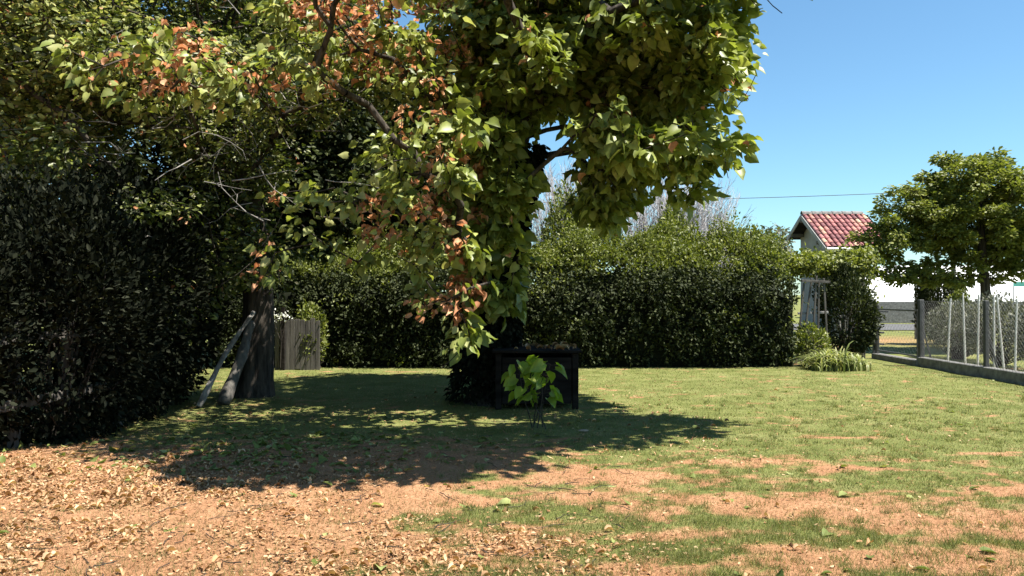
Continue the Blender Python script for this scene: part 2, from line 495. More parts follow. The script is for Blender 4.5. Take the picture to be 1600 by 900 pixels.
# --- the big-leaved tree
def cat_dry(pos, rng):
    px = 800 + pos[:, 0] / pos[:, 1] * F_PX; py = HOR - (pos[:, 2] - CAM_H) / pos[:, 1] * F_PX
    # scorched limbs: whole sprays of their leaves are dead
    k = vnoise(pos[:, 0] * 3.2 + 40, pos[:, 2] * 3.2 + 7)
    p = np.where(pos[:, 0] < -.35, np.clip((k - .52) * 4, 0, .75), .01)
    p = np.where((pos[:, 0] < -1.3) & (pos[:, 2] > 4.0), np.clip((k - .42) * 4, 0, .85), p)
    dead = rng.random(len(pos)) < p
    wither = (rng.random(len(pos)) < .45) & (pos[:, 0] < -.55)
    return np.where(dead, 1, np.where(wither, 2, 0))

cat_blobs = [
    (.6, 12.4, 6.2, 2.5, 1.9, 1.6, .5), (2.7, 10.6, 6.4, 1.1, 1.7, .7, .9), (4.15, 8.4, 5.95, 1.1, .8, .55, 2.6), (.7, 6.5, 4.75, 1.7, .9, .55, 2.1), (2.3, 7.7, 5.1, 1.5, .9, .5, 2.2), (-.9, 7.2, 4.75, 1.2, .8, .4, 2.2), (.6, 13.2, 5.0, 2.2, 1.0, .7, 1), (.1, 7.9, 5.05, 2.2, .65, .45, 2.1), (.3, 10.9, 5.7, 1.7, .8, .6, 2.2),  # lobes above the view are added to shape the ground shadow
    E(1045, 60, 10.6, 1.15, 1.4, .8, 1.2), E(1060, 235, 10.0, .85, 1.0, .26, 2.2), E(960, 210, 9.8, .45, .9, .2, 2.4), E(1095, 160, 10.3, .42, .9, .32, 1.6),
    E(1065, 300, 10.6, .35, .6, .12, 2.4),
    E(955, 300, 11.2, .38, .6, .55, 5), E(880, 90, 11.6, 1.1, 1.2, .75, 1.6), E(985, 180, 11.6, .9, 1.2, .6, 1.6), E(850, 90, 10.2, .6, .6, .4, 1),
    E(720, 90, 11.0, 1.0, 1.0, .9, 1.2), E(700, 210, 9.6, .5, .6, .4, 1.6),
    E(540, 50, 10.0, 1.1, .8, .65, 1.6), E(630, 170, 10.0, .8, .6, .5, 1.0), E(560, 290, 9.2, .75, .45, .7, 1.1), E(650, 320, 9.2, .6, .45, .6, 1.2),
    E(735, 330, 11.0, .55, .9, .75, 2.6), E(755, 225, 11.0, .5, .6, .5, 2.6), E(785, 290, 10.5, .3, .25, .8, 4.5), E(775, 420, 10.5, .28, .22, .5, 4.5), E(820, 165, 11.0, .6, .7, .25, 2), E(765, 440, 11.0, .42, .6, .6, 2.4), 
    E(720, 400, 9.3, .25, .3, .35, 1.2), E(300, 105, 8.6, 1.5, .45, .36, 2.2), E(690, 420, 10.6, .4, .5, .5, 1.4),
]
tips = np.array([at(*p) for p in [(665, 475, 9.6), (725, 500, 9.6), (735, 525, 9.6), (700, 470, 9.7), (415, 430, 9.6), (430, 395, 9.6), (470, 350, 9.5), (495, 300, 9.4), (505, 380, 9.4), (620, 400, 9.5), (650, 415, 9.5),
                                  (730, 380, 9.6), (590, 360, 9.4), (800, 470, 10.6), (810, 400, 10.4), (720, 535, 9.6), (735, 450, 9.8), (560, 410, 9.7), (450, 300, 9.6), (1140, 45, 10.4), (1135, 125, 10.3), (1125, 185, 10.3), (1130, 250, 10.3), (1095, 290, 10.4), (1150, 20, 10.5)]])
cat_base = np.array([gx(768, 11.2), 11.2, -.03])
cat, cat_T, rng = make_tree("catalpa_tree", "big tree with large heart-shaped leaves and scorched orange sprays, beside the low dark table", "tree",
    cat_base, [cat_base + (.02, .0, .8), cat_base + (.06, .05, 1.7), cat_base + (.2, .0, 2.9), cat_base + (.55, .05, 4.3), cat_base + (.75, .0, 6.0)],
    .24, .06, cat_blobs, 1850, 22, 'heart', ['catalpa', 'dry', 'pale'], 11, rmax=.06, size=(.08, .20), spread=.30, dry=cat_dry, hang=.5, extra=tips, flare=1.75, shell=.35, upn=.7)
rngi = np.random.default_rng(12)
n_ = 18000
u = rngi.random(n_) ** .8
a = rngi.uniform(0, 2 * math.pi, n_)
rad_ = (.50 - .24 * np.clip(u * 1.6, 0, 1) + .12 * np.clip(u - .5, 0, 1)) * (.75 + .35 * rngi.random(n_)) * (1 + .35 * (vnoise(a * 2, u * 6) - .5))
ip = np.stack([cat_base[0] - .06 + .5 * u ** 2 + rad_ * np.cos(a), cat_base[1] + rad_ * np.sin(a), .05 + u * 3.5], 1)
dd_ = np.stack([np.cos(a), np.sin(a), -.6 + 0 * a], 1) + rnd_dir(n_, 0, rngi) * .7
v, f = scatter(HEART_V, HEART_F, ip, dd_, np.stack([np.cos(a), np.sin(a), .8 + 0 * a], 1) + rnd_dir(n_, 0, rngi) * .6, rngi.uniform(.04, .085, n_))
link("dark_trunk_leaves", mesh_np("dark_trunk_leaves", v - cat_base, f), M['shade'], cat)  # near-black leaves added round the trunk to paint its shaded column
# long thin seed pods hanging under the crown
pods = []
for k in range(150):
    p = cat_T[rng.integers(len(cat_T))] + rng.normal(size=3) * .15
    L_ = rng.uniform(.25, .45); q = p.copy(); w = rng.normal(size=2) * .05
    for s in range(3):
        q2 = q + np.array([w[0], w[1], -L_ / 3]); pods.append((q, q2, .005, .0045)); q = q2; w = w * 1.3
V, Fq = tubes(pods, 4)
tag(link("seed_pods", mesh_np("seed_pods", V - cat_base, Fq, smooth=True), M['bark'], cat), kind="stuff")

# --- the fine-leaved tree on the left
def left_lit_and_dry(pos, rng):
    r = rng.random(len(pos))
    front = (pos[:, 1] < 10.6) & (pos[:, 2] > 3.4)  # upper front leaves turn paler, painting the sunlit layer
    return np.where(r < np.where(front, .5, .06), 2, np.where(r < np.where(front, .53, .075), 1, 0))
lt_base = np.array([gx(398, 11.9), 11.9, -.03])
lt_blobs = [(-1.1, 8.1, 5.2, 1.3, .9, .5, 1.2), (-2.1, 11.4, 4.7, .8, .9, .6, 1.6), (-2.8, 10.6, 4.2, .8, .8, .6, 1.2), (-6.4, 9.6, 5.6, 2.0, 1.3, .7, 1.2), E(415, 380, 11.4, .5, .6, .7, 1.6), E(330, 400, 10.8, .8, .7, .5, 1.3), E(80, 440, 9.4, 1.2, .8, .6, 1.4), E(230, 470, 10.2, .9, .7, .6, 1.2), (-5.2, 12.2, 6.2, 2.8, 2.6, 2.2, 1), (-6.8, 10.8, 4.6, 1.9, 2.2, 1.5, 1.2),  # first lobes added to cast shade on the trunk and ground
            E(90, 60, 9.6, 1.4, 1.0, .7, 1.4), E(60, 260, 9.6, .9, .9, .55, 1.2), E(230, 330, 10, .9, .9, .3, 1.4), E(330, 210, 11, .9, 1.0, .6, 1.2), E(350, 300, 11.6, .7, .8, .6, 1.1), E(250, 100, 9.8, 1.4, .8, .5, 1.3),
            E(150, 400, 11, 1.6, 1.0, .7, 1), E(420, 230, 11.8, .6, .8, 1.0, 1)]
make_tree("shade_tree", "thick dark-trunked tree with fine leaves and grey twigs, a log leaning on its trunk", "tree",
    lt_base, [lt_base + (.06, 0, .9), lt_base + (.05, .0, 1.9), lt_base + (-.1, 0, 3.2), lt_base + (-.7, .1, 4.8), lt_base + (-1.1, .2, 6.6)],
    .25, .07, lt_blobs, 2600, 34, 'oval', ['small', 'dry', 'pale'], 21, size=(.055, .12), spread=.3, dry=left_lit_and_dry, hang=.25, droop=.1, bark='bark', shell=.3, tip=.005, rmax=.08, upn=.6, flare=1.35)
# bare pale dead limbs among its leaves
r2 = np.random.default_rng(4)
lt = [o for o in bpy.data.objects if o.name == "shade_tree"][0]
for k in range(50):
    p = at(r2.uniform(20, 520), r2.uniform(20, 380), r2.uniform(8.9, 10.2))
    d = unit(np.array([r2.normal(), r2.normal() * .3, r2.normal() * .35 - .1]))
    rad = r2.uniform(.004, .011); q = p; lb = []
    for s in range(r2.integers(3, 7)):
        q2 = q + d * r2.uniform(.1, .22); lb.append((q, q2, rad, rad * .8))
        if r2.random() < .7:
            e = unit(d + r2.normal(size=3) * .8); lb.append((q2, q2 + e * .18, rad * .6, rad * .3))
        d = unit(d + r2.normal(size=3) * .3); q = q2; rad *= .8
    V, Fq = tubes(lb, 5)
    link("dead_limb", mesh_np("dead_limb", V - lt_base, Fq, smooth=True), M['bark_pale'], lt)

# --- trees standing behind, over the boundary
bgs = [("tall dark tree behind the left shrubs, its crown at the picture's left edge", -11.5, 17, 8.5, 3.6, 4.2),
       ("tall dark tree beyond the hedge, rising behind the thick trunk with the log", -6.6, 20, 8.6, 3.4, 4.4),
       ("tall dark tree beyond the grey board fence, between the two trunks", -4.6, 18.8, 8.8, 1.9, 4),
       ("dark tree beyond the hedge, filling in between the two garden trunks", -2.9, 20.5, 7.4, 2.2, 3.6)]
for i, (lab, x, y, h, rx, rz) in enumerate(bgs):
    b0 = np.array([x, y, -.03])
    make_tree("background_tree", lab, "tree", b0, [b0 + (.1, 0, 1.5), b0 + (0, .1, 3.5), b0 + (.2, 0, h - 1)], .2, .06,
              [(x, y, h * .62, rx, 2.2, h * .42, 1.5), (x - .8, y, h * .4, rx * .8, 1.8, h * .25, 1)], 1000, 34, 'oval', ['hedge'], 50 + i,
              size=(.12, .22), spread=.5, group="trees beyond the boundary", shell=.3)
for i, (lab, px, Y, top, rx) in enumerate([("small far tree just left of the tiled roof", 1205, 60, 352, 1.6), ("low rounded far tree over the hedge, between the bare grey shrubs and the roof", 1160, 62, 358, 2.0),
                                           ("faint far tree at the right-hand edge of the bare grey shrubs", 1125, 58, 350, 1.5)]):
    x = gx(px, Y); h = gh(top, Y); b0 = np.array([x, Y, -.03])
    make_tree("distant_tree", lab, "tree", b0, [b0 + (0, 0, h * .5), b0 + (0, 0, h * .8)], .2, .06, [(x, Y, h * .66, rx, 1.6, h * .34, 1)], 120, 20, 'oval', ['dusty'], 70 + i,
              size=(.2, .4), spread=.5, group="trees far beyond the hedge")

# --- green shrubs and bare grey shrubs showing over the hedge
def bare_shrub(px, Y, top, w, seed, label):
    rng = np.random.default_rng(seed)
    x = gx(px, Y); h = gh(top, Y); b0 = np.array([x, Y, 0.])
    root = thing("bare_shrub", label, "shrub", "bare grey shrubs beyond the hedge", tuple(b0))
    segs = []
    for k in range(95):
        a = rng.uniform(-1, 1); q = b0 + (a * .25, rng.normal() * .2, 0)
        d = unit(np.array([a * w / h, rng.normal() * .15, 1.])); r = .016; Ls = h * rng.uniform(.75, 1.02) / 9
        for s in range(9):
            q2 = q + d * Ls; segs.append((q, q2, r, r * .84)); r *= .84
            if s > 3:
                for _ in range(7):
                    e = unit(d + rng.normal(size=3) * .33); p = q + (q2 - q) * rng.random()
                    L1 = rng.uniform(.2, .42); segs.append((p, p + e * L1, .005, .003))
                    e2 = unit(e + rng.normal(size=3) * .3 + (0, 0, .2)); segs.append((p + e * L1 * .6, p + e * L1 * .6 + e2 * .22, .004, .0025))
            d = unit(d + rng.normal(size=3) * .07 + (0, 0, .05)); q = q2
    V, Fq = tubes(segs, 3)
    link("branches", mesh_np("branches", V - b0, Fq), M['twig'], root)
bare_shrub(885, 21, 262, .9, 1, "leafless grey shrub behind the hedge, in the sky gap under the big leaves")
bare_shrub(1015, 20.5, 272, 1.1, 2, "tallest leafless grey shrub, straight behind the middle of the hedge")
bare_shrub(1085, 21, 290, .9, 3, "leafless grey shrub nearest to the tiled house")

def bush(name, label, cat, X, Y, H, rx, ry, leafm, n, size, seed, group=None, stem='bark', z0=.1, tmpl='oval', up=.3, lobes=7, parent_only=None):
    rng = np.random.default_rng(seed)
    b0 = np.array([X, Y, 0.])
    root = thing(name, label, cat, group, tuple(b0))
    bl = [(X, Y, z0 + (H - z0) * .5, rx, ry, (H - z0) * .5, 2)]
    for k in range(lobes):
        a = rng.uniform(0, 6.28); u = rng.uniform(.4, .8)
        bl.append((X + math.cos(a) * rx * u, Y + math.sin(a) * ry * u, rng.uniform(.35, .8) * H, rx * .4, ry * .4, H * .22, 2))
    pos, _ = in_blobs(bl, n, rng, .62)
    ang = np.arctan2(pos[:, 1] - Y, pos[:, 0] - X)
    rg = .72 + .62 * fbm(ang * 2.3 + seed, pos[:, 2] * 2.6 + seed * 1.7, 3)
    pos[:, 0] = X + (pos[:, 0] - X) * rg; pos[:, 1] = Y + (pos[:, 1] - Y) * rg
    pos[:, 2] = np.maximum(pos[:, 2] * (.8 + .42 * fbm(pos[:, 0] * 3.1 + seed, pos[:, 1] * 3.1, 3)), .03)
    c = np.array([X, Y, H * .4])
    d = unit(pos - c) + rnd_dir(n, up, rng) * .8
    nn = rnd_dir(n, .8, rng) + unit(pos - c) * .5
    v, f = scatter(OVAL_V if tmpl == 'oval' else LANCE_V, OVAL_F if tmpl == 'oval' else LANCE_F, pos, d, nn, rng.uniform(size[0], size[1], n))
    link("foliage", mesh_np("foliage", v - b0, f), M[leafm], root)
    segs = []
    tg, _ = in_blobs(bl, 50, rng, .5)
    for t in tg:
        q = b0 + (rng.normal() * .06, rng.normal() * .06, 0); mid = (q + t) / 2 + rng.normal(size=3) * .08
        segs += [(q, mid, .016, .01), (mid, t, .01, .004)]
    V, Fq = tubes(segs, 5)
    link("stems", mesh_np("stems", V - b0, Fq, smooth=True), M[stem], root)
    return root

bush("tall_shrub", "sunlit green shrub above the hedge, under the gap of sky", "shrub", gx(888, 19.5), 19.5, gh(296, 19.5), .75, .7, 'hedge_new_lit', 9000, (.06, .12), 31)
bush("tall_shrub", "pointed sunlit green shrub poking up over the hedge before the bare grey shrubs", "shrub", gx(1055, 19), 19, gh(325, 19), .55, .6, 'hedge_new_lit', 7000, (.06, .12), 32)

# ------------------------------------------------------------------ the hedge
def hedge(name, label, x0, x1, yf, yb, Hfront, Htop, n_front, n_top, seed, mats, base_thick=.0, size=(.05, .11), shoots=6500):
    rng = np.random.default_rng(seed)
    b0 = np.array([(x0 + x1) / 2, yf, 0.])
    root = thing(name, label, "hedge", None, tuple(b0))
    # front
    x = rng.uniform(x0, x1, n_front); h = Hfront(x); z = rng.random(n_front) ** .9 * h
    bulge = (fbm(x * 1.1, z * 1.3 + 4) - .5) * 1.5
    y = yf + .12 + bulge * .6 + rng.random(n_front) ** 1.6 * .5 + np.clip(z / h - .75, 0, 1) * 1.2
    hole = fbm(x * 2.6 + 8, z * 3.4 + 2, 3)
    keep_ = rng.random(n_front) < np.maximum(np.clip((hole - .30) * 6, .15, 1), np.clip((z / h - .6) * 4, 0, 1))
    x, y, z = x[keep_], y[keep_], z[keep_]; n_front = len(x)
    pos = np.stack([x, y, z + .03], 1)
    d = rnd_dir(n_front, .1, rng); d[:, 1] -= .7; nn = rnd_dir(n_front, .6, rng); nn[:, 1] -= .6
    parts = []
    fresh = (fbm(x * 1.6 + 21, z * 2.2 + 13, 3) > .62) & (rng.random(n_front) < .5)  # pale clumps: new growth with sunlight put into its colour
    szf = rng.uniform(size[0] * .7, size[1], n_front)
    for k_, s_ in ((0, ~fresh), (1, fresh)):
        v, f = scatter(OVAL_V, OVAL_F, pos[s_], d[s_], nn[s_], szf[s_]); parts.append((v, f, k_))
    # arching sprays that stand off the face
    ns = 520; sx = rng.uniform(x0, x1, ns); sz = rng.uniform(.2, 1, ns) * Hfront(sx)
    sp = []; sd = []
    for k in range(ns):
        p = np.array([sx[k], yf + .25 + (fbm(sx[k] * 1.1, sz[k] * 1.3 + 4) - .5) * .45, sz[k]]); dr = unit(np.array([rng.normal() * .8, -.7, rng.normal() * .4 + .2]))
        for s in range(12):
            p = p + dr * .045; dr = unit(dr + np.array([0, 0, -.12])); sp.append(p + rng.normal(size=3) * .015); sd.append(dr)
    sp = np.array(sp); sd = np.array(sd)
    v, f = scatter(OVAL_V, OVAL_F, sp, sd + rnd_dir(len(sp), 0, rng) * .9, rnd_dir(len(sp), .9, rng), rng.uniform(.05, .09, len(sp))); parts.append((v, f, 0))
    # top, climbing towards the back
    x = rng.uniform(x0, x1, n_top); u = rng.random(n_top)
    y = yf + .35 + u * (yb - yf - .35)
    zt = Hfront(x) * (1 - u ** .7) + Htop(x) * u ** .7 + (fbm(x * 1.5, y * 2.5) - .5) * 1.0
    z = zt - rng.random(n_top) ** 2 * .35
    pos = np.stack([x, y, z], 1); d = rnd_dir(n_top, .9, rng); nn = rnd_dir(n_top, .5, rng)
    new = (rng.random(n_top) < .8) & (z > zt - .22)  # paler upper leaves: new growth plus the top's sunlight as colour
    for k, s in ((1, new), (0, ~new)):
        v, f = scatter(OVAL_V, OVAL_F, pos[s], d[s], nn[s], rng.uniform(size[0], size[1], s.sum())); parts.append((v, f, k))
    # upright shoots along the top
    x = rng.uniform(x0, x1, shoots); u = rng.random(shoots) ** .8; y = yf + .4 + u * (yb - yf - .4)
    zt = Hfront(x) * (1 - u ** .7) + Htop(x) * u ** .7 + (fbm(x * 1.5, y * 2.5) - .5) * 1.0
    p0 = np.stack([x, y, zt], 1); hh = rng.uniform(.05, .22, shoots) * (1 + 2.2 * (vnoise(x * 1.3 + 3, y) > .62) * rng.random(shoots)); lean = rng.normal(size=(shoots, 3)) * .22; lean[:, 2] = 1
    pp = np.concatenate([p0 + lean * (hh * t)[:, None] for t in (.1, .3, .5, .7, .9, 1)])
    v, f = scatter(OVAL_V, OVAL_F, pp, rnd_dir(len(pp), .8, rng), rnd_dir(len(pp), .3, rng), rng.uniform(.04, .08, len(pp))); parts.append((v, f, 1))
    v, f, mi = join_np(parts)
    link("foliage", mesh_np("foliage", v - b0, f, mi), [M[m_] for m_ in mats], root)
    # near-black sheet standing in for the shade inside the hedge
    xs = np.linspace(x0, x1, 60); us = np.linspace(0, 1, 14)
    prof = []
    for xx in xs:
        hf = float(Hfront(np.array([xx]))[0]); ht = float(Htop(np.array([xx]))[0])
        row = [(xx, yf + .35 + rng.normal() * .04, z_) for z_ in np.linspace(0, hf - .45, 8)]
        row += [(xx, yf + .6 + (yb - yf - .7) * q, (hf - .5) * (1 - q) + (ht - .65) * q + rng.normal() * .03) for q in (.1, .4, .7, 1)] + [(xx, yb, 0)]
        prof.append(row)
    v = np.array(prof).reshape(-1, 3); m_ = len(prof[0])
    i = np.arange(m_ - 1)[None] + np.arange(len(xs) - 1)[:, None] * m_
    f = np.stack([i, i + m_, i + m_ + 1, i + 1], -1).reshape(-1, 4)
    link("dark_core", mesh_np("dark_core", v - b0, f), M['shade'], root)
    return root

sil = lambda x: np.interp(x, [gx(p, 17.6) for p in (300, 500, 640, 820, 930, 1000, 1050, 1100, 1170, 1215, 1245)], [gh(p, 17.6) for p in (405, 408, 412, 402, 385, 378, 370, 368, 378, 388, 412)])
hf_ = lambda x: np.interp(x, [-6, -3, 0, 3, 5.6, 6.0], [1.9, 1.95, 1.98, 2.02, 1.95, 1.75]) + (fbm(x * 2, x * 0 + 5) - .5) * .3
hedge("garden_hedge", "long unclipped dark evergreen hedge with pale new growth, across the back of the lawn", -6.2, gx(1243, 16.5), 16.3, 17.9, hf_, sil, 46000, 24000, 8, ['hedge', 'hedge_new_lit'])

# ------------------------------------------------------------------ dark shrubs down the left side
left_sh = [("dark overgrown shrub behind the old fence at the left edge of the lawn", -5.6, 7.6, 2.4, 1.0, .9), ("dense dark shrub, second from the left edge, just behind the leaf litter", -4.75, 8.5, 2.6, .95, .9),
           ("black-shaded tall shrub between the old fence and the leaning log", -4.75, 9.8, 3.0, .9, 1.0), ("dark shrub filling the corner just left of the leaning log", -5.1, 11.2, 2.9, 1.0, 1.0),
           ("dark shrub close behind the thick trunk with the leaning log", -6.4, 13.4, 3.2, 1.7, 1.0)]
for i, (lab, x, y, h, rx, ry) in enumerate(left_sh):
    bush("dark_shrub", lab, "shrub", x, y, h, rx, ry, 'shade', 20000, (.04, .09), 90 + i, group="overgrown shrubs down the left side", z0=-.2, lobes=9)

# old post and rail fence tangled in them
fr = thing("old_fence", "old leaning wooden post and rail fence tangled in dark shrubs", "fence", None, (-4.6, 7.6, 0))
fo = np.array([-4.6, 7.6, 0])
for k, (x, y, rx) in enumerate([(-5.15, 7.5, .03), (-4.92, 7.95, -.02), (-4.7, 8.5, .04), (-4.5, 9.2, .0)]):
    boxobj("post", Vector((x, y, .62) - fo), (.09, .09, 1.28), M['old_wood'], fr, .008, rx=rx, ry=rx * .7)
for z in (.45, 1.08):
    boxobj("rail", Vector((-4.7, 8.2, z) - fo), (.03, 2.2, .1), M['old_wood'], fr, .006, rz=-.25, rx=.04)

# weathered log and bark slab leaning on the trunk
def lean(name, label, p0, p1, w, t, material, cat, seed):
    rng = np.random.default_rng(seed)
    p0, p1 = np.array(p0), np.array(p1)
    pts = [p0 + (p1 - p0) * u + np.array([math.sin(u * 5 + seed) * .025, 0, math.sin(u * 3) * .02]) for u in np.linspace(0, 1, 14)]
    V, Fq = loft(pts, [w * (1.15 - .35 * u + .12 * math.sin(u * 14)) for u in np.linspace(0, 1, 14)], 10, .12, seed)
    c = np.array(pts).mean(0)
    V[:, 1] = c[1] + (V[:, 1] - c[1]) * 1.0
    me = mesh_np(name, V - p0, [Fq, np.array([list(range(9, -1, -1))]), np.array([list(range(130, 140))])], smooth=True)
    o = link(name, me, M[material]); o.location = p0
    return tag(o, label, cat)
lean("leaning_log", "long thin weathered log leaning against the thick tree trunk", (gx(308, 10.6), 10.6, .02), (gx(394, 11.6), 11.62, gh(488, 11.6)), .036, .05, 'bark_pale', "log", 2)
lean("bark_slab", "short broad slab of pale bark propped beside the leaning log", (gx(352, 10.9), 10.9, .02), (gx(392, 11.6), 11.6, gh(505, 11.6)), .085, .05, 'old_wood', "wood", 5)

# grey board panel and post behind, with white flowers
pf = thing("board_fence", "low grey board fence panel with a dark post, beside the hedge's end", "fence", None, (gx(465, 15.9), 15.9, 0))
bx = gx(465, 15.9)
b_ = bmesh.new()
for k in range(9):
    box(b_, (-.40 + k * .1, 0, .5 + .02 * math.sin(k * 2)), (.088, .02, 1.0 + .03 * math.sin(k * 3)))
bm_obj("board_panel", b_, M['old_wood'], pf, .003)
boxobj("post", (gx(444, 15.9) - bx, -.07, .62), (.07, .07, 1.24), M['dark_wood'], pf, .006)
boxobj("rail", (0, .03, .8), (.86, .03, .07), M['grey_wood'], pf, .004)
rng = np.random.default_rng(77)
ft = thing("white_flowers", "small spray of white blossom on top of the low grey board fence", "flowers", None, tuple(at(438, 495, 15.7)))
p = rng.normal(size=(90, 3)) * (.08, .06, .05)
p[:, 0] += rng.choice([-.12, .1], 90)
v, f = scatter(OVAL_V, OVAL_F, p, rnd_dir(90, .3, rng), rnd_dir(90, .8, rng), rng.uniform(.03, .055, 90))
link("blossom", mesh_np("blossom", v, f), M['flower'], ft)
V, Fq = tubes([((0, 0, -1.0), (.02, 0, -.5), .01, .008), ((.02, 0, -.5), (0, 0, 0), .008, .004), ((.02, 0, -.5), (-.15, 0, -.03), .006, .003), ((.02, 0, -.5), (.13, 0, 0), .006, .003)], 5)
link("stems", mesh_np("stems", V, Fq), M['bark'], ft)
bush("young_shrub", "yellow-green young shrub rising behind the grey board fence", "shrub", gx(488, 16.2), 16.15, gh(470, 16.2), .3, .25, 'hedge_new_lit', 1500, (.05, .1), 33)

# ------------------------------------------------------------------ low dark table in the shade
tx, ty = gx(838, 10.7), 10.9
tb = thing("garden_table", "low square dark wooden table with boarded sides, in the shade", "table", None, (tx, ty, 0))
tt = .76
b_ = bmesh.new()
for k in range(8):
    box(b_, (0, -.47 + k * .134, tt), (1.16, .126, .035))
bm_obj("table_top", b_, M['dark_wood'], tb, .004)
for sx in (-1, 1):
    for sy in (-1, 1):
        boxobj("leg", (sx * .5, sy * .42, .37), (.08, .08, .73), M['dark_wood'], tb, .006)
for (nm, c, s, rz_) in (("side_board", (0, -.44, .38), (.9, .025, .60), 0), ("side_board", (0, .44, .38), (.9, .025, .60), 0), ("side_board", (-.5, 0, .38), (.025, .74, .60), 0), ("side_board", (.5, 0, .38), (.025, .74, .60), 0)):
    boxobj(nm, c, s, M['dark_wood'], tb, .003)

# ------------------------------------------------------------------ catalpa shoot with bright leaves
def sprout(px, Y, H, seed):
    rng = np.random.default_rng(seed)
    b0 = np.array([gx(px, Y), Y, .0])
    root = thing("catalpa_shoot", "young shoot with big bright green leaves, in front of the dark table", "plant", None, tuple(b0))
    segs, pos, dd, sz = [], [], [], []
    for k in range(6):
        q = np.zeros(3) + (rng.normal() * .05, rng.normal() * .05, 0); d = unit(np.array([(k - 2.6) * .15, rng.normal() * .12, 1])); hh = H * rng.uniform(.75, 1.05)
        for s in range(6):
            q2 = q + d * hh / 6; segs.append((q, q2, .007 - s * .0008, .0062 - s * .0008))
            if s > 1:
                for c in range(2):
                    a = rng.uniform(0, 6.28); e = np.array([math.cos(a), math.sin(a) * .8 - .2, .25])
                    segs.append((q2, q2 + e * .09, .0025, .002)); pos.append(q2 + e * .09); dd.append(e + (0, 0, -.85)); sz.append(rng.uniform(.10, .19))
            d = unit(d + rng.normal(size=3) * .1); q = q2
    V, Fq = tubes(segs, 5)
    link("stems", mesh_np("stems", V, Fq), M['bark'], root)
    pos, dd = np.array(pos), np.array(dd)
    v, f = scatter(HEART_V, HEART_F, pos, dd, rnd_dir(len(pos), 1.4, rng), np.array(sz))
    link("leaves", mesh_np("leaves", v, f), M['sprout'], root)
sprout(838, 9.1, .78, 3)

# ------------------------------------------------------------------ iris clump at the lawn's corner
def strap_plant(name, label, X, Y, w, n, hgt, seed, m_='iris'):
    rng = np.random.default_rng(seed)
    b0 = np.array([X, Y, 0.]); vs, fs = [], []
    K = 6
    for k in range(n):
        x, y = rng.uniform(-w, w), rng.normal() * .22
        hh = hgt * rng.uniform(.6, 1.1) * (1 - .55 * (x / w) ** 2) * (.6 + .8 * vnoise(x * 3 + 3, y * 3 + 9)); a = rng.uniform(0, 6.28); ln = rng.uniform(.2, .9)
        dx, dy = math.cos(a) * ln, math.sin(a) * ln; bw = rng.uniform(.012, .022); sx, sy = -math.sin(a) * bw, math.cos(a) * bw
        pts = []
        for s in range(K):
            u = s / (K - 1); z = hh * (u * 1.25 - .55 * u * u * (1 + ln)); tp = (1 - u ** 2.5)
            cx, cy = x + dx * hh * u * u * 1.3, y + dy * hh * u * u * 1.3
            pts += [(cx - sx * tp, cy - sy * tp, z), (cx + sx * tp, cy + sy * tp, z)]
        o = len(vs); vs += pts
        fs += [(o + 2 * s, o + 2 * s + 1, o + 2 * s + 3, o + 2 * s + 2) for s in range(K - 1)]
    o = link(name, mesh_np(name, np.array(vs), np.array(fs)), M[m_]); o.location = b0
    return tag(o, label, "plant")
strap_plant("iris_clump", "sunlit clump of arching strap leaves at the end of the hedge", gx(1303, 16.2), 16.1, .52, 650, .9, 6)

# trellis of grey stakes, with vine, and shrub behind
tr = thing("stake_trellis", "leaning grey wooden stakes joined by crossbars, at the hedge's right end", "trellis", None, (gx(1270, 17.4), 17.4, 0))
for k, (dx, tilt, h) in enumerate([(-.28, .10, 1.75), (-.14, .13, 1.85), (.02, .06, 1.9), (.12, .02, 1.8), (.28, -.05, 1.85)]):
    boxobj("stake", (dx, .02 * (k % 2) - .01, h / 2), (.038, .03, h), M['old_wood'], tr, .004, ry=tilt)
boxobj("crossbar", (.05, -.04, 1.78), (.62, .03, .05), M['old_wood'], tr, .004, ry=.05)
boxobj("crossbar", (.02, .05, 1.1), (.66, .03, .05), M['grey_wood'], tr, .004, ry=-.04)
b_ = bmesh.new()
bush("trellis_shrub", "grey-green tangled shrub between the stake trellis and the garden gate", "shrub", gx(1325, 18), 18.0, gh(420, 18), .62, .5, 'hedge', 6500, (.05, .1), 35)
bush("corner_shrub", "leafy shrub rising behind the clump of strap leaves, left of the trellis", "shrub", gx(1258, 17.2), 16.9, .85, .38, .25, 'hedge_new_lit', 1300, (.05, .1), 36)
# vine sprawling over a frame
rng = np.random.default_rng(41)
vn = thing("climbing_vine", "vine sprawling over a beam in front of the tiled house", "vine", None, (gx(1292, 18.8), 18.8, 0))
vx = gx(1292, 18.8)
n_ = 6500
p = np.stack([rng.uniform(-.95, .95, n_), rng.normal(size=n_) * .35, np.zeros(n_)], 1)
p[:, 2] = 2.22 + (fbm(p[:, 0] * 3 + 9, p[:, 1] * 3) - .5) * .55 + rng.normal(size=n_) * .12
s = rng.random(n_) < .15
p[s, 2] -= rng.random(s.sum()) * .9; p[s, 0] = .55 + rng.normal(size=s.sum()) * .25
v, f = scatter(HEART_V, HEART_F, p, rnd_dir(n_, -.3, rng), rnd_dir(n_, 1.2, rng), rng.uniform(.05, .10, n_))
link("foliage", mesh_np("foliage", v, f), M['acacia'], vn)
for dx in (-.85, .85): boxobj("post", (dx, 0, 1.05), (.07, .07, 2.1), M['old_wood'], vn, .006)
boxobj("beam", (0, 0, 2.13), (2.0, .07, .07), M['old_wood'], vn, .006)

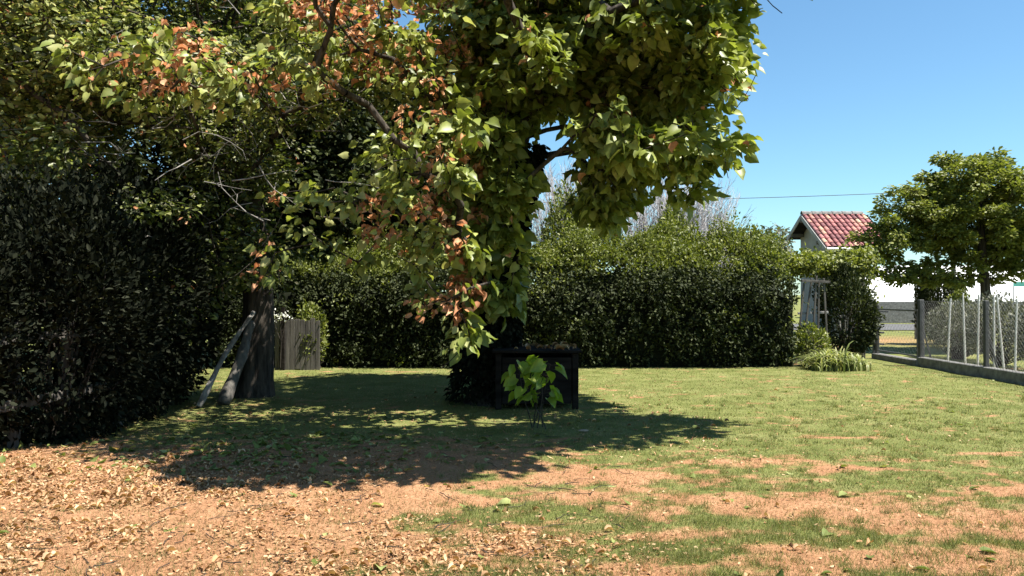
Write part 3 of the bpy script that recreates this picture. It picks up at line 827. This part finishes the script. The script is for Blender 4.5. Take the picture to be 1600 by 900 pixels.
# ------------------------------------------------------------------ side fence and gate
FP = [(gx(1525, 14.5), 14.5), (gx(1440, 16.8), 16.8)]
def mesh_panel(name, p0, p1, z0, z1, parent, org, step=.06):
    p0, p1 = np.array([*p0, 0.]), np.array([*p1, 0.]); L_ = np.linalg.norm(p1 - p0); u = (p1 - p0) / L_
    segs = []; Hh = z1 - z0
    k = -Hh
    while k < L_:
        for sgn in (1, -1):
            a0, a1 = (k, k + Hh); zz0, zz1 = (z0, z1) if sgn > 0 else (z1, z0)
            t0, t1 = max(0, (0 - a0) / Hh), min(1, (L_ - a0) / Hh)
            if t1 > t0:
                q0 = p0 + u * (a0 + Hh * t0); q1 = p0 + u * (a0 + Hh * t1)
                q0[2] = zz0 + (zz1 - zz0) * t0; q1[2] = zz0 + (zz1 - zz0) * t1
                segs.append((q0 - org, q1 - org, .0018, .0018))
        k += step * 1.41
    for z in (z0, (z0 + z1) / 2, z1):
        a, b2 = p0.copy(), p1.copy(); a[2] = b2[2] = z; segs.append((a - org, b2 - org, .003, .003))
    V, Fq = tubes(segs, 3)
    return link(name, mesh_np(name, V, Fq), M['metal'], parent)
X0 = 8.52
fo = np.array([X0, 14.5, 0.])
fe = thing("side_fence", "wire mesh fence on dark posts over a low concrete kerb, along the lawn's side", "fence", None, tuple(fo))
ys_ = [16.75, 14.45, 12.15, 9.9]
for k, y in enumerate(ys_):
    t = .10 if k == 0 else .075
    boxobj("post", (0, y - 14.5, .72), (t, t, 1.34), M['post'], fe, .008, rx=.01 * (k - 1))
    boxobj("brace", (.13, y - 14.5 + .05, .55), (.03, .03, 1.0), M['post'], fe, .004, ry=-.25)
for a, c in zip(ys_[:-1], ys_[1:]):
    mesh_panel("wire_mesh", (X0, a - .05), (X0, c + .05), .2, 1.36, fe, fo)
boxobj("kerb", (0, 13.3 - 14.5, .09), (.16, 7.0, .22), M['concrete'], fe, .012)
# gate between its two posts
gy0, gy1 = 16.85, 18.75
gt = thing("garden_gate", "thin metal framed wire gate between two posts, at the lawn's far corner", "gate", None, (X0, 17.8, 0))
go = np.array([X0, 17.8, 0.])
boxobj("gate_post", (0.02, gy1 - 17.8 + .05, .62), (.07, .07, 1.28), M['post'], gt, .006)
boxobj("sill", (0, 0, .06), (.2, 2.1, .13), M['concrete'], gt, .01)
b_ = bmesh.new()
for z in (.2, 1.16): box(b_, (0, 0, z), (.03, 1.8, .03))
for y in (-.9, .9): box(b_, (0, y, .68), (.03, .03, .99))
bm_obj("gate_frame", b_, M['metal'], gt, .004)
mesh_panel("wire_mesh", (X0, gy0 + .08), (X0, gy1 - .08), .2, 1.14, gt, go, .1)
# short grey wall piece and rails left of the gate
wl = thing("rail_fence", "short run of dark rails on thin posts, between the tangled shrub and the gate", "fence", None, (gx(1362, 18.9), 18.9, 0))
for dx in (-.33, .05): boxobj("post", (dx, 0, .55), (.05, .05, 1.1), M['post'], wl, .004)
for z, L2 in ((1.12, .95), (.62, .75), (.35, .75)): boxobj("rail", (-.1, -.03, z), (L2, .03, .045), M['post'], wl, .004, ry=.05)

# dusty shrubs with white canes, beyond the fence
for i, (y, lab) in enumerate([(13.6, "dusty grey shrub behind the wire fence, at the picture's right edge"), (15.2, "dusty grey shrub with white canes, behind the wire fence's dark middle post"),
                              (16.9, "dusty grey shrub behind the wire fence, under the small tree's trunk"), (18.7, "dusty grey shrub behind the wire fence, nearest to the gate")]):
    bush("dusty_shrub", lab, "shrub", 10.0 + .12 * i, y, 1.42, .55, .95, 'dusty', 5200, (.04, .08), 120 + i, group="dusty shrubs behind the wire fence")
labs = ["thin white cane leaning by the fence post nearest the gate", "white cane in the dusty shrubs, second from the gate", "tall white cane standing just left of the small tree's trunk",
        "white cane in the dusty shrubs directly under the small tree's trunk", "thick pale cane leaning in the dusty shrubs right of the small tree's trunk", "white cane in the dusty shrubs at the picture's right edge"]
for i, (px, Y, tlt, h) in enumerate([(1480, 16.6, .05, 1.42), (1508, 16.2, -.03, 1.5), (1527, 15.5, .02, 1.5), (1553, 15.2, .0, 1.45), (1569, 14.6, -.09, 1.5), (1585, 14.3, .03, 1.42)]):
    b_ = bmesh.new()
    bmesh.ops.create_cone(b_, cap_ends=True, segments=7, radius1=.022, radius2=.016, depth=h)
    bmesh.ops.translate(b_, vec=(0, 0, h / 2), verts=b_.verts)
    o = bm_obj("garden_cane", b_, M['cane']); o.location = (gx(px, Y), Y, 0); o.rotation_euler = (0, tlt, 0)
    tag(o, labs[i], "cane", "white canes behind the wire fence")

# ------------------------------------------------------------------ small tree on the right, its bush
rt = np.array([gx(1541, 21), 21, 0.])
rx_ = lambda px, py, rx, ry, rz, w=1: E(px, py, 21, rx, ry, rz, w)
make_tree("small_round_tree", "small round-headed green tree with a dark bare trunk, beyond the wire fence", "tree", rt,
          [rt + (0, 0, .9), rt + (-.03, 0, 1.7), rt + (-.1, 0, 2.6), rt + (-.15, 0, 3.6)], .14, .07,
          [rx_(1520, 330, 1.8, 1.6, 1.3), rx_(1435, 350, 1.3, 1.2, .9), rx_(1385, 375, .7, .8, .6), rx_(1590, 330, 1.2, 1.3, 1.1), rx_(1500, 280, .9, 1, .6), rx_(1410, 310, .55, .6, .45), rx_(1470, 425, 1.0, .9, .35, 1.5), rx_(1395, 428, .7, .6, .28, 1.6), rx_(1580, 430, .6, .8, .3, 1.4), rx_(1610, 400, .7, .8, .5), rx_(1365, 405, .5, .6, .35, 1.8), rx_(1345, 425, .3, .4, .22, 2), rx_(1475, 262, .5, .5, .3, 1.6), rx_(1545, 255, .4, .5, .35, 1.6), rx_(1560, 400, .7, .8, .3, 1.3)],
          430, 120, 'oval', ['acacia'], 61, size=(.07, .14), spread=.25, hang=.2, shell=.5)
bush("round_bush", "round dark green bush under the small tree, before the white shed", "bush", gx(1468, 24), 24, gh(424, 24), .68, .6, 'hedge', 6500, (.06, .11), 62)
bush("round_bush", "low lit yellow-green bush in front of the round dark one, over the fence top", "bush", gx(1490, 23), 22.8, gh(452, 23), .4, .35, 'hedge_new_lit', 2200, (.05, .1), 63)

# ------------------------------------------------------------------ tiled house
def house():
    root = thing("tiled_house", "small grey rendered house with a red clay tile roof and open gable end", "house", None, (10.9, 28, 0))
    o = np.array([10.9, 28, 0.])
    yE, yR, yB = 28.0, 30.4, 31.9            # near eave, ridge, far eave
    hE, hR, hB = 3.12, 4.5, 3.75
    xL, xR = 10.95, 13.45
    ins = .45
    wx0, wx1, wy0, wy1 = xL + ins, xR - 1.1, yE + .3, yB - .15
    def zroof(y):
        return hE + (hR - hE) * (y - yE) / (yR - yE) if y <= yR else hR + (hB - hR) * (y - yR) / (yB - yR)
    # walls
    v = []
    for x in (wx0, wx1):
        v += [(x, wy0, 0), (x, wy1, 0), (x, wy1, zroof(wy1) - .12), (x, yR, hR - .12), (x, wy0, zroof(wy0) - .12)]
    f5 = np.array([(0, 4, 3, 2, 1), (5, 6, 7, 8, 9)]); f4 = np.array([(0, 5, 9, 4), (1, 2, 7, 6)])
    link("wall", mesh_np("wall", np.array(v, float) - o, [f5, f4]), M['render'], root)
    # roof slabs
    def slab(y0, z0, y1, z1, name):
        th = .08
        v = np.array([(xL, y0, z0), (xR, y0, z0), (xR, y1, z1), (xL, y1, z1), (xL, y0, z0 - th), (xR, y0, z0 - th), (xR, y1, z1 - th), (xL, y1, z1 - th)])
        f = np.array([(0, 1, 2, 3), (7, 6, 5, 4), (0, 4, 5, 1), (3, 2, 6, 7), (0, 3, 7, 4), (1, 5, 6, 2)])
        return link(name, mesh_np(name, v - o, f), M['dark_wood'], root)
    r = slab(yE, hE, yR, hR, "roof")
    slab(yR + .002, hR, yB, hB, "roof")
    # barrel tiles on both slopes, one island each
    V, Fc = [], []
    K = 6
    def tiles(y0, z0, y1, z1):
        L_ = math.hypot(y1 - y0, z1 - z0); dy, dz = (y1 - y0) / L_, (z1 - z0) / L_; nyy, nzz = -dz, dy
        if nzz < 0: nyy, nzz = -nyy, -nzz
        rows = int(L_ / .33) + 1; cols = int((xR - xL) / .2)
        for c in range(cols):
            cx = xL + .1 + c * .2
            for r_ in range(rows):
                s0, s1 = r_ * .33 - .04, min((r_ + 1) * .33 + .03, L_)
                j = random.uniform(-.01, .01); o_ = len(V)
                for s, lift, rad in ((s0, .02, .088), (s1, .0, .075)):
                    for a in range(K + 1):
                        th = math.pi * a / K
                        hx = math.cos(th) * rad; hn = math.sin(th) * rad * .85 + .012 + lift
                        V.append((cx + hx + j, y0 + dy * s + nyy * hn, z0 + dz * s + nzz * hn))
                for a in range(K): Fc.append((o_ + a, o_ + a + 1, o_ + K + 2 + a, o_ + K + 1 + a))
    tiles(yE, hE, yR, hR); tiles(yB, hB, yR, hR)
    link("roof_tiles", mesh_np("roof_tiles", np.array(V) - o, np.array(Fc), smooth=True), M['tile'], root)
    # ridge
    V, Fc = [], []
    for c in range(int((xR - xL) / .38)):
        o_ = len(V)
        for s, rad in ((0, .13), (.4, .11)):
            for a in range(7):
                th = math.pi * a / 6
                V.append((xL + c * .38 + s, yR + math.cos(th) * rad, hR + .03 + math.sin(th) * rad))
        for a in range(6): Fc.append((o_ + a, o_ + a + 1, o_ + 8 + a, o_ + 7 + a))
    link("ridge_tiles", mesh_np("ridge_tiles", np.array(V) - o, np.array(Fc), smooth=True), M['concrete'], root)
    # barge boards, purlins, gutter
    for (y0, z0, y1, z1) in ((yE, hE, yR, hR), (yB, hB, yR, hR)):
        a = math.atan2(z1 - z0, y1 - y0) if y1 > y0 else math.atan2(z1 - z0, y1 - y0)
        L_ = math.hypot(y1 - y0, z1 - z0)
        boxobj("barge_board", Vector((xL - .02, (y0 + y1) / 2, (z0 + z1) / 2 - .07) - o), (.03, L_, .16), M['grey_wood'], root, .003, rx=a)
    for y in (yE + .75, yR - .05, yB - .5):
        boxobj("purlin", Vector((xL + ins / 2, y, zroof(y) - .2) - o), (ins + .1, .1, .13), M['old_wood'], root, .004)
    V, Fq = tubes([((xL, yE - .06, hE - .04), (xR, yE - .06, hE - .07), .06, .06)], 8)
    link("gutter", mesh_np("gutter", V - o, Fq, smooth=True), M['white'], root)
    V, Fq = tubes([((wx0 + .1, yE - .02, hE - .08), (wx0 + .1, yE + .24, hE - .4), .04, .04), ((wx0 + .1, yE + .24, hE - .4), (wx0 + .1, yE + .24, 0), .04, .04)], 8)
    link("downpipe", mesh_np("downpipe", V - o, Fq, smooth=True), M['grey_wood'], root)
house()
# another roof glimpsed through the leaves on the left
def far_house():
    X, Y = gx(525, 34), 34.
    root = thing("far_house", "pink tiled roof glimpsed through the scorched sprays above the hedge", "house", None, (X, Y, 0))
    v = np.array([(-3, 0, 0), (3, 0, 0), (3, 5, 0), (-3, 5, 0), (-3, 0, 2.9), (3, 0, 2.9), (3, 5, 2.9), (-3, 5, 2.9), (-3, 2.5, 3.9), (3, 2.5, 3.9)], float)
    link("wall", mesh_np("wall", v, [np.array([(0, 1, 5, 4), (2, 3, 7, 6)]), np.array([(1, 2, 6, 9, 5), (3, 0, 4, 8, 7)])]), M['render'], root)
    v = np.array([(-3.3, -.3, 2.80), (3.3, -.3, 2.80), (3.3, 2.5, 3.97), (-3.3, 2.5, 3.97), (3.3, 5.3, 2.80), (-3.3, 5.3, 2.80)], float)
    V, Fc = [], []
    for side in (0, 1):
        for c in range(33):
            for r_ in range(9):
                s0, s1 = r_ / 9, (r_ + 1.12) / 9; o_ = len(V)
                for s, lift in ((s0, .02), (min(s1, 1), 0)):
                    yy = -.3 + 2.8 * s if side == 0 else 5.3 - 2.8 * s
                    for a in range(6):
                        th = math.pi * a / 5
                        V.append((-3.2 + c * .2 + math.cos(th) * .09, yy, 2.8 + 1.17 * s + math.sin(th) * .08 + lift))
                for a in range(5): Fc.append((o_ + a, o_ + a + 1, o_ + 7 + a, o_ + 6 + a))
    rf = link("roof", mesh_np("roof", v - (0, 0, .03), [np.array([(0, 1, 2, 3), (3, 2, 4, 5)])]), M['dark_wood'], root)
    link("roof_tiles", mesh_np("roof_tiles", np.array(V), np.array(Fc), smooth=True), M['tile'], rf)
far_house()

# ------------------------------------------------------------------ white shed, low wall, sign, poles and cable
def shed():
    Y = 46.; x0, x1 = gx(1335, Y), gx(1335, Y) + 24
    root = thing("white_shed", "long low shed with a bright white curved cover, behind the small tree", "shed", None, (x0, Y, 0))
    K = 14; R = 4.2; Hh = gh(412, Y)
    V, Fc = [], []
    nseg = 25
    for s in range(nseg):
        sag = -.03 * math.sin(s * math.pi)  
        for a in range(K + 1):
            th = math.pi * a / K
            V.append((s * (x1 - x0) / (nseg - 1), 3.5 - math.cos(th) * 3.5, max(0, math.sin(th) ** .8 * Hh)))
    for s in range(nseg - 1):
        for a in range(K): Fc.append((s * (K + 1) + a, (s + 1) * (K + 1) + a, (s + 1) * (K + 1) + a + 1, s * (K + 1) + a + 1))
    link("cover", mesh_np("cover", np.array(V), np.array(Fc), smooth=True), M['white'], root)
    for s in range(0, nseg, 4):
        pts = [np.array(V[s * (K + 1) + a]) * (1, 1, 1.012) + (0, -.02, 0) for a in range(K + 1)]
        v, f = tubes([(pts[a], pts[a + 1], .03, .03) for a in range(K)], 5)
        link("hoop", mesh_np("hoop", v, f), M['white'], root)
    e = np.array([V[a] for a in range(K + 1)])
    link("end_wall", mesh_np("end_wall", e, [np.array([list(range(K + 1))])]), M['white'], root)
shed()
lw = boxobj("low_wall", (0, 0, .56), (46, .2, 1.12), M['concrete'], None, .01)
lw.location = (gx(1335, 42) + 23, 42, 0)
tag(lw, "long low grey concrete wall seen through the gate, below the white shed", "wall")

def pole(px, Y, h, r, label, matn='old_wood', cat="pole"):
    b_ = bmesh.new(); bmesh.ops.create_cone(b_, cap_ends=True, segments=10, radius1=r, radius2=r * .75, depth=h)
    bmesh.ops.translate(b_, vec=(0, 0, h / 2), verts=b_.verts)
    o = bm_obj("pole", b_, M[matn]); o.location = (gx(px, Y), Y, 0)
    return tag(o, label, cat)
pole(1431, 27, gh(425, 27), .05, "thin grey pole standing before the white shed, left of the round bush", 'concrete')
sg = thing("teal_sign", "small teal board on a thin post, against the white shed at the right edge", "sign", None, (gx(1594, 36), 36, 0))
boxobj("board", (0, 0, gh(444, 36)), (.62, .03, .22), M['teal'], sg, .004)
boxobj("post", (-.27, .03, gh(444, 36) / 2), (.04, .03, gh(444, 36)), M['grey_wood'], sg, .003)
def utility(px, Y, label):
    h = gh(292, Y)
    root = thing("utility_pole", label, "utility pole", "poles carrying the cable", (gx(px, Y), Y, 0))
    b_ = bmesh.new(); bmesh.ops.create_cone(b_, cap_ends=True, segments=10, radius1=.13, radius2=.09, depth=h + .2)
    bmesh.ops.translate(b_, vec=(0, 0, (h + .2) / 2), verts=b_.verts)
    bm_obj("shaft", b_, M['old_wood'], root)
    boxobj("crossarm", (0, -.12, h - .05), (.8, .08, .08), M['old_wood'], root)
    return np.array([gx(px, Y), Y - .12, h])
a = utility(1490, 40, "wooden utility pole hidden in the small round tree, where the cable ends")
c = utility(560, 44, "wooden utility pole beyond the hedge, behind the big-leaved tree")
a[2] = gh(297, 40) ; c[2] = gh(318, 44)
segs = []
N = 30
P_ = [c + (a - c) * (k / N) + np.array([0, 0, -.55 * 4 * (k / N) * (1 - k / N)]) + np.array([0, 0, .35 * math.sin(math.pi * k / N)]) for k in range(N + 1)]
for k in range(N): segs.append((P_[k], P_[k + 1], .016, .016))
V, Fq = tubes(segs, 6)
o = link("overhead_cable", mesh_np("overhead_cable", V, Fq, smooth=True), M['cable'])
tag(o, "single dark overhead cable crossing the sky above the tiled roof", "cable")

# ------------------------------------------------------------------ grass, straw and leaf litter
def put(name, T, F, X, Y, d, nn, size, m_, lift=0.0, width=None):
    pos = np.stack([X, Y, gz(X, Y) + lift], 1)
    v, f = scatter(T, F, pos, d, nn, size, width)
    return tag(link(name, mesh_np(name, v, f), M[m_]), kind="stuff")

rng = np.random.default_rng(99)
# depth density falls off with distance because far blades are too small to tell apart
n_ = 420000
Y = 1 / rng.uniform(1 / 17.0, 1 / 3.7, n_); X = rng.uniform(-.72, .72, n_) * Y
keep = (X < 8.35) & (X > -6)
X, Y = X[keep], Y[keep]
bv = bare(X, Y)
under = np.exp(-(((X + 2.2) / 4.2) ** 2 + ((Y - 10.2) / 2.7) ** 2) ** 2)        # thin turf under the trees
tuft = fbm(X * 6, Y * 6, 2)
keep = (rng.random(len(X)) > bv * .86) & (rng.random(len(X)) > under * .7) & (rng.random(len(X)) < .35 + tuft)
Xg, Yg, tg = X[keep], Y[keep], tuft[keep]
k_ = len(Xg)
d = rnd_dir(k_, 0, rng) * .55; d[:, 2] = 1
h_ = rng.uniform(.012, .034, k_) * (.45 + tg * 1.1) * (1 + .5 * (Yg < 6))
wd = rng.uniform(.0028, .005, k_) * np.clip(Yg / 7, .75, 2.2)
put("grass", BLADE_V, BLADE_F, Xg, Yg, d, rnd_dir(k_, .2, rng) * (1, 1, .2), h_, 'grass', -.002, wd)
tc = 1300
cy = 1 / rng.uniform(1 / 12.0, 1 / 3.9, tc); cx = rng.uniform(-.1, .7, tc) * cy
q = (rng.random(tc) > bare(cx, cy) * .6) & (cx < 8.2); cx, cy = cx[q], cy[q]
ci = np.repeat(np.arange(len(cx)), 26); k_ = len(ci)
tx_ = cx[ci] + rng.normal(size=k_) * .025; ty_ = cy[ci] + rng.normal(size=k_) * .025
d = rnd_dir(k_, 0, rng) * .8; d[:, 2] = 1
put("grass_tufts", BLADE_V, BLADE_F, tx_, ty_, d, rnd_dir(k_, .2, rng) * (1, 1, .2), rng.uniform(.025, .07, k_) * rng.uniform(.6, 1.1, len(cx))[ci], 'grass', -.002, rng.uniform(.003, .006, k_) * np.clip(ty_ / 7, .8, 1.6))
s = (rng.random(len(X)) < .06 + .22 * bv)
Xs, Ys = X[s], Y[s]; k_ = len(Xs)
d = rnd_dir(k_, 0, rng); d[:, 2] = np.abs(d[:, 2]) * .5 + .15
put("straw", BLADE_V, BLADE_F, Xs, Ys, d, rnd_dir(k_, .6, rng), rng.uniform(.02, .05, k_), 'straw', .002, rng.uniform(.002, .004, k_) * np.clip(Ys / 6, .8, 2))

def litter(name, n, dens, m_, size, seed, T=CURL_V, F=HEART_F):
    rng = np.random.default_rng(seed)
    Y = 1 / rng.uniform(1 / 15.0, 1 / 3.9, n); X = rng.uniform(-.72, .6, n) * Y
    k = rng.random(n) < dens(X, Y); X, Y = X[k], Y[k]; m2 = len(X)
    d = rnd_dir(m2, 0, rng); d[:, 2] *= .25; nn = rnd_dir(m2, 0, rng) * .34; nn[:, 2] += np.where(rng.random(m2) < .5, 1, -1)
    put(name, T, F, X, Y, d, nn, rng.uniform(size[0], size[1], m2), m_, .012)
def d_brown(X, Y):
    px, py = to_px(X, Y)
    band = np.exp(-((Y - 6.6) / .9) ** 2) * np.clip((-.9 - X) / 1.2, 0, 1)
    left = np.clip((-1.6 - X) / 2, 0, 1) * np.clip((7.5 - Y), 0, 1) * .45
    mid = np.exp(-(((X + .8) / 1.0) ** 2 + ((Y - 4.75) / .5) ** 2)) * .6
    shade = ((X < 2.3) & (Y > 7) & (Y < 13)) * .06
    cl = fbm(X * 2.5 + 30, Y * 3.5, 3)
    return np.clip((band * 1.1 + left + mid) * np.clip(cl * 4 - 1.35, .05, 1.4) + shade + .012, 0, 1)
OC_V = OVAL_V.copy(); OC_V[:, 2] += .35 * (OC_V[:, 1] - .5) ** 2 + np.abs(OC_V[:, 0]) * .3; OC_V[:, 0] *= 1.15
litter("leaf_litter", 190000, d_brown, 'litter', (.012, .038), 5, OC_V, OVAL_F)
litter("curled_leaf_litter", 16000, d_brown, 'litter', (.03, .06), 15)
rng = np.random.default_rng(202)
segs = []
for k in range(260):
    Y_ = 1 / rng.uniform(1 / 12., 1 / 4.); X_ = rng.uniform(-.66, .15) * Y_
    a_ = rng.uniform(0, 6.28); q = np.array([X_, Y_, gz(np.array(X_), np.array(Y_)) + .012]); r_ = rng.uniform(.0018, .0045)
    for t in range(rng.integers(2, 5)):
        q2 = q + np.array([math.cos(a_), math.sin(a_), rng.normal() * .05]) * rng.uniform(.03, .09)
        q2[2] = max(q2[2], float(gz(np.array(q2[0]), np.array(q2[1]))) + .006)
        segs.append((q, q2, r_, r_ * .8)); a_ += rng.normal() * .4; q = q2; r_ *= .8
V, Fq = tubes(segs, 5)
tag(link("fallen_twigs", mesh_np("fallen_twigs", V, Fq), M['bark']), kind="stuff")
m_t = 36
p_t = np.stack([tx + rng.uniform(-.55, .55, m_t), ty + rng.uniform(-.5, .5, m_t), np.full(m_t, .785)], 1)
v, f = scatter(CURL_V, HEART_F, p_t, rnd_dir(m_t, 0, rng) * (1, 1, .1), np.tile([[.1, .05, 1.]], (m_t, 1)), rng.uniform(.05, .12, m_t))
tag(link("fallen_leaves", mesh_np("fallen_leaves", v, f), M['litter']), kind="stuff")
def d_green(X, Y):
    return (np.exp(-(((X + 2.4) / 1.3) ** 2 + ((Y - 8.2) / 1.0) ** 2)) * .95 * np.clip(fbm(X * 3, Y * 4 + 50) * 4 - 1.2, 0, 1) + .004 + .03 * ((Y > 6.2) & (Y < 8.5) & (X < -.2)))
litter("green_fallen_leaves", 26000, d_green, 'green_litter', (.04, .10), 6, HEART_V)

# a few stones lying on the lawn
for i, (px, py, s_, lab) in enumerate([(912, 674, .035, "tiny pale pebble alone in the shadow of the big-leaved tree")]):
    Y = CAM_H * F_PX / (py - HOR)
    b_ = bmesh.new(); bmesh.ops.create_icosphere(b_, subdivisions=3, radius=1)
    for v_ in b_.verts:
        k = 1 + .18 * math.sin(v_.co.x * 4 + i) * math.cos(v_.co.y * 3 + 1) + .08 * math.sin(v_.co.x * 9 + v_.co.y * 7)
        v_.co = Vector((v_.co.x * s_ * 1.6 * k, v_.co.y * s_ * k, v_.co.z * s_ * .35))
    o = bm_obj("stone", b_, M['stone']); o.location = (gx(px, Y), Y, .012)
    for p_ in o.data.polygons: p_.use_smooth = True
    tag(o, lab, "stone")
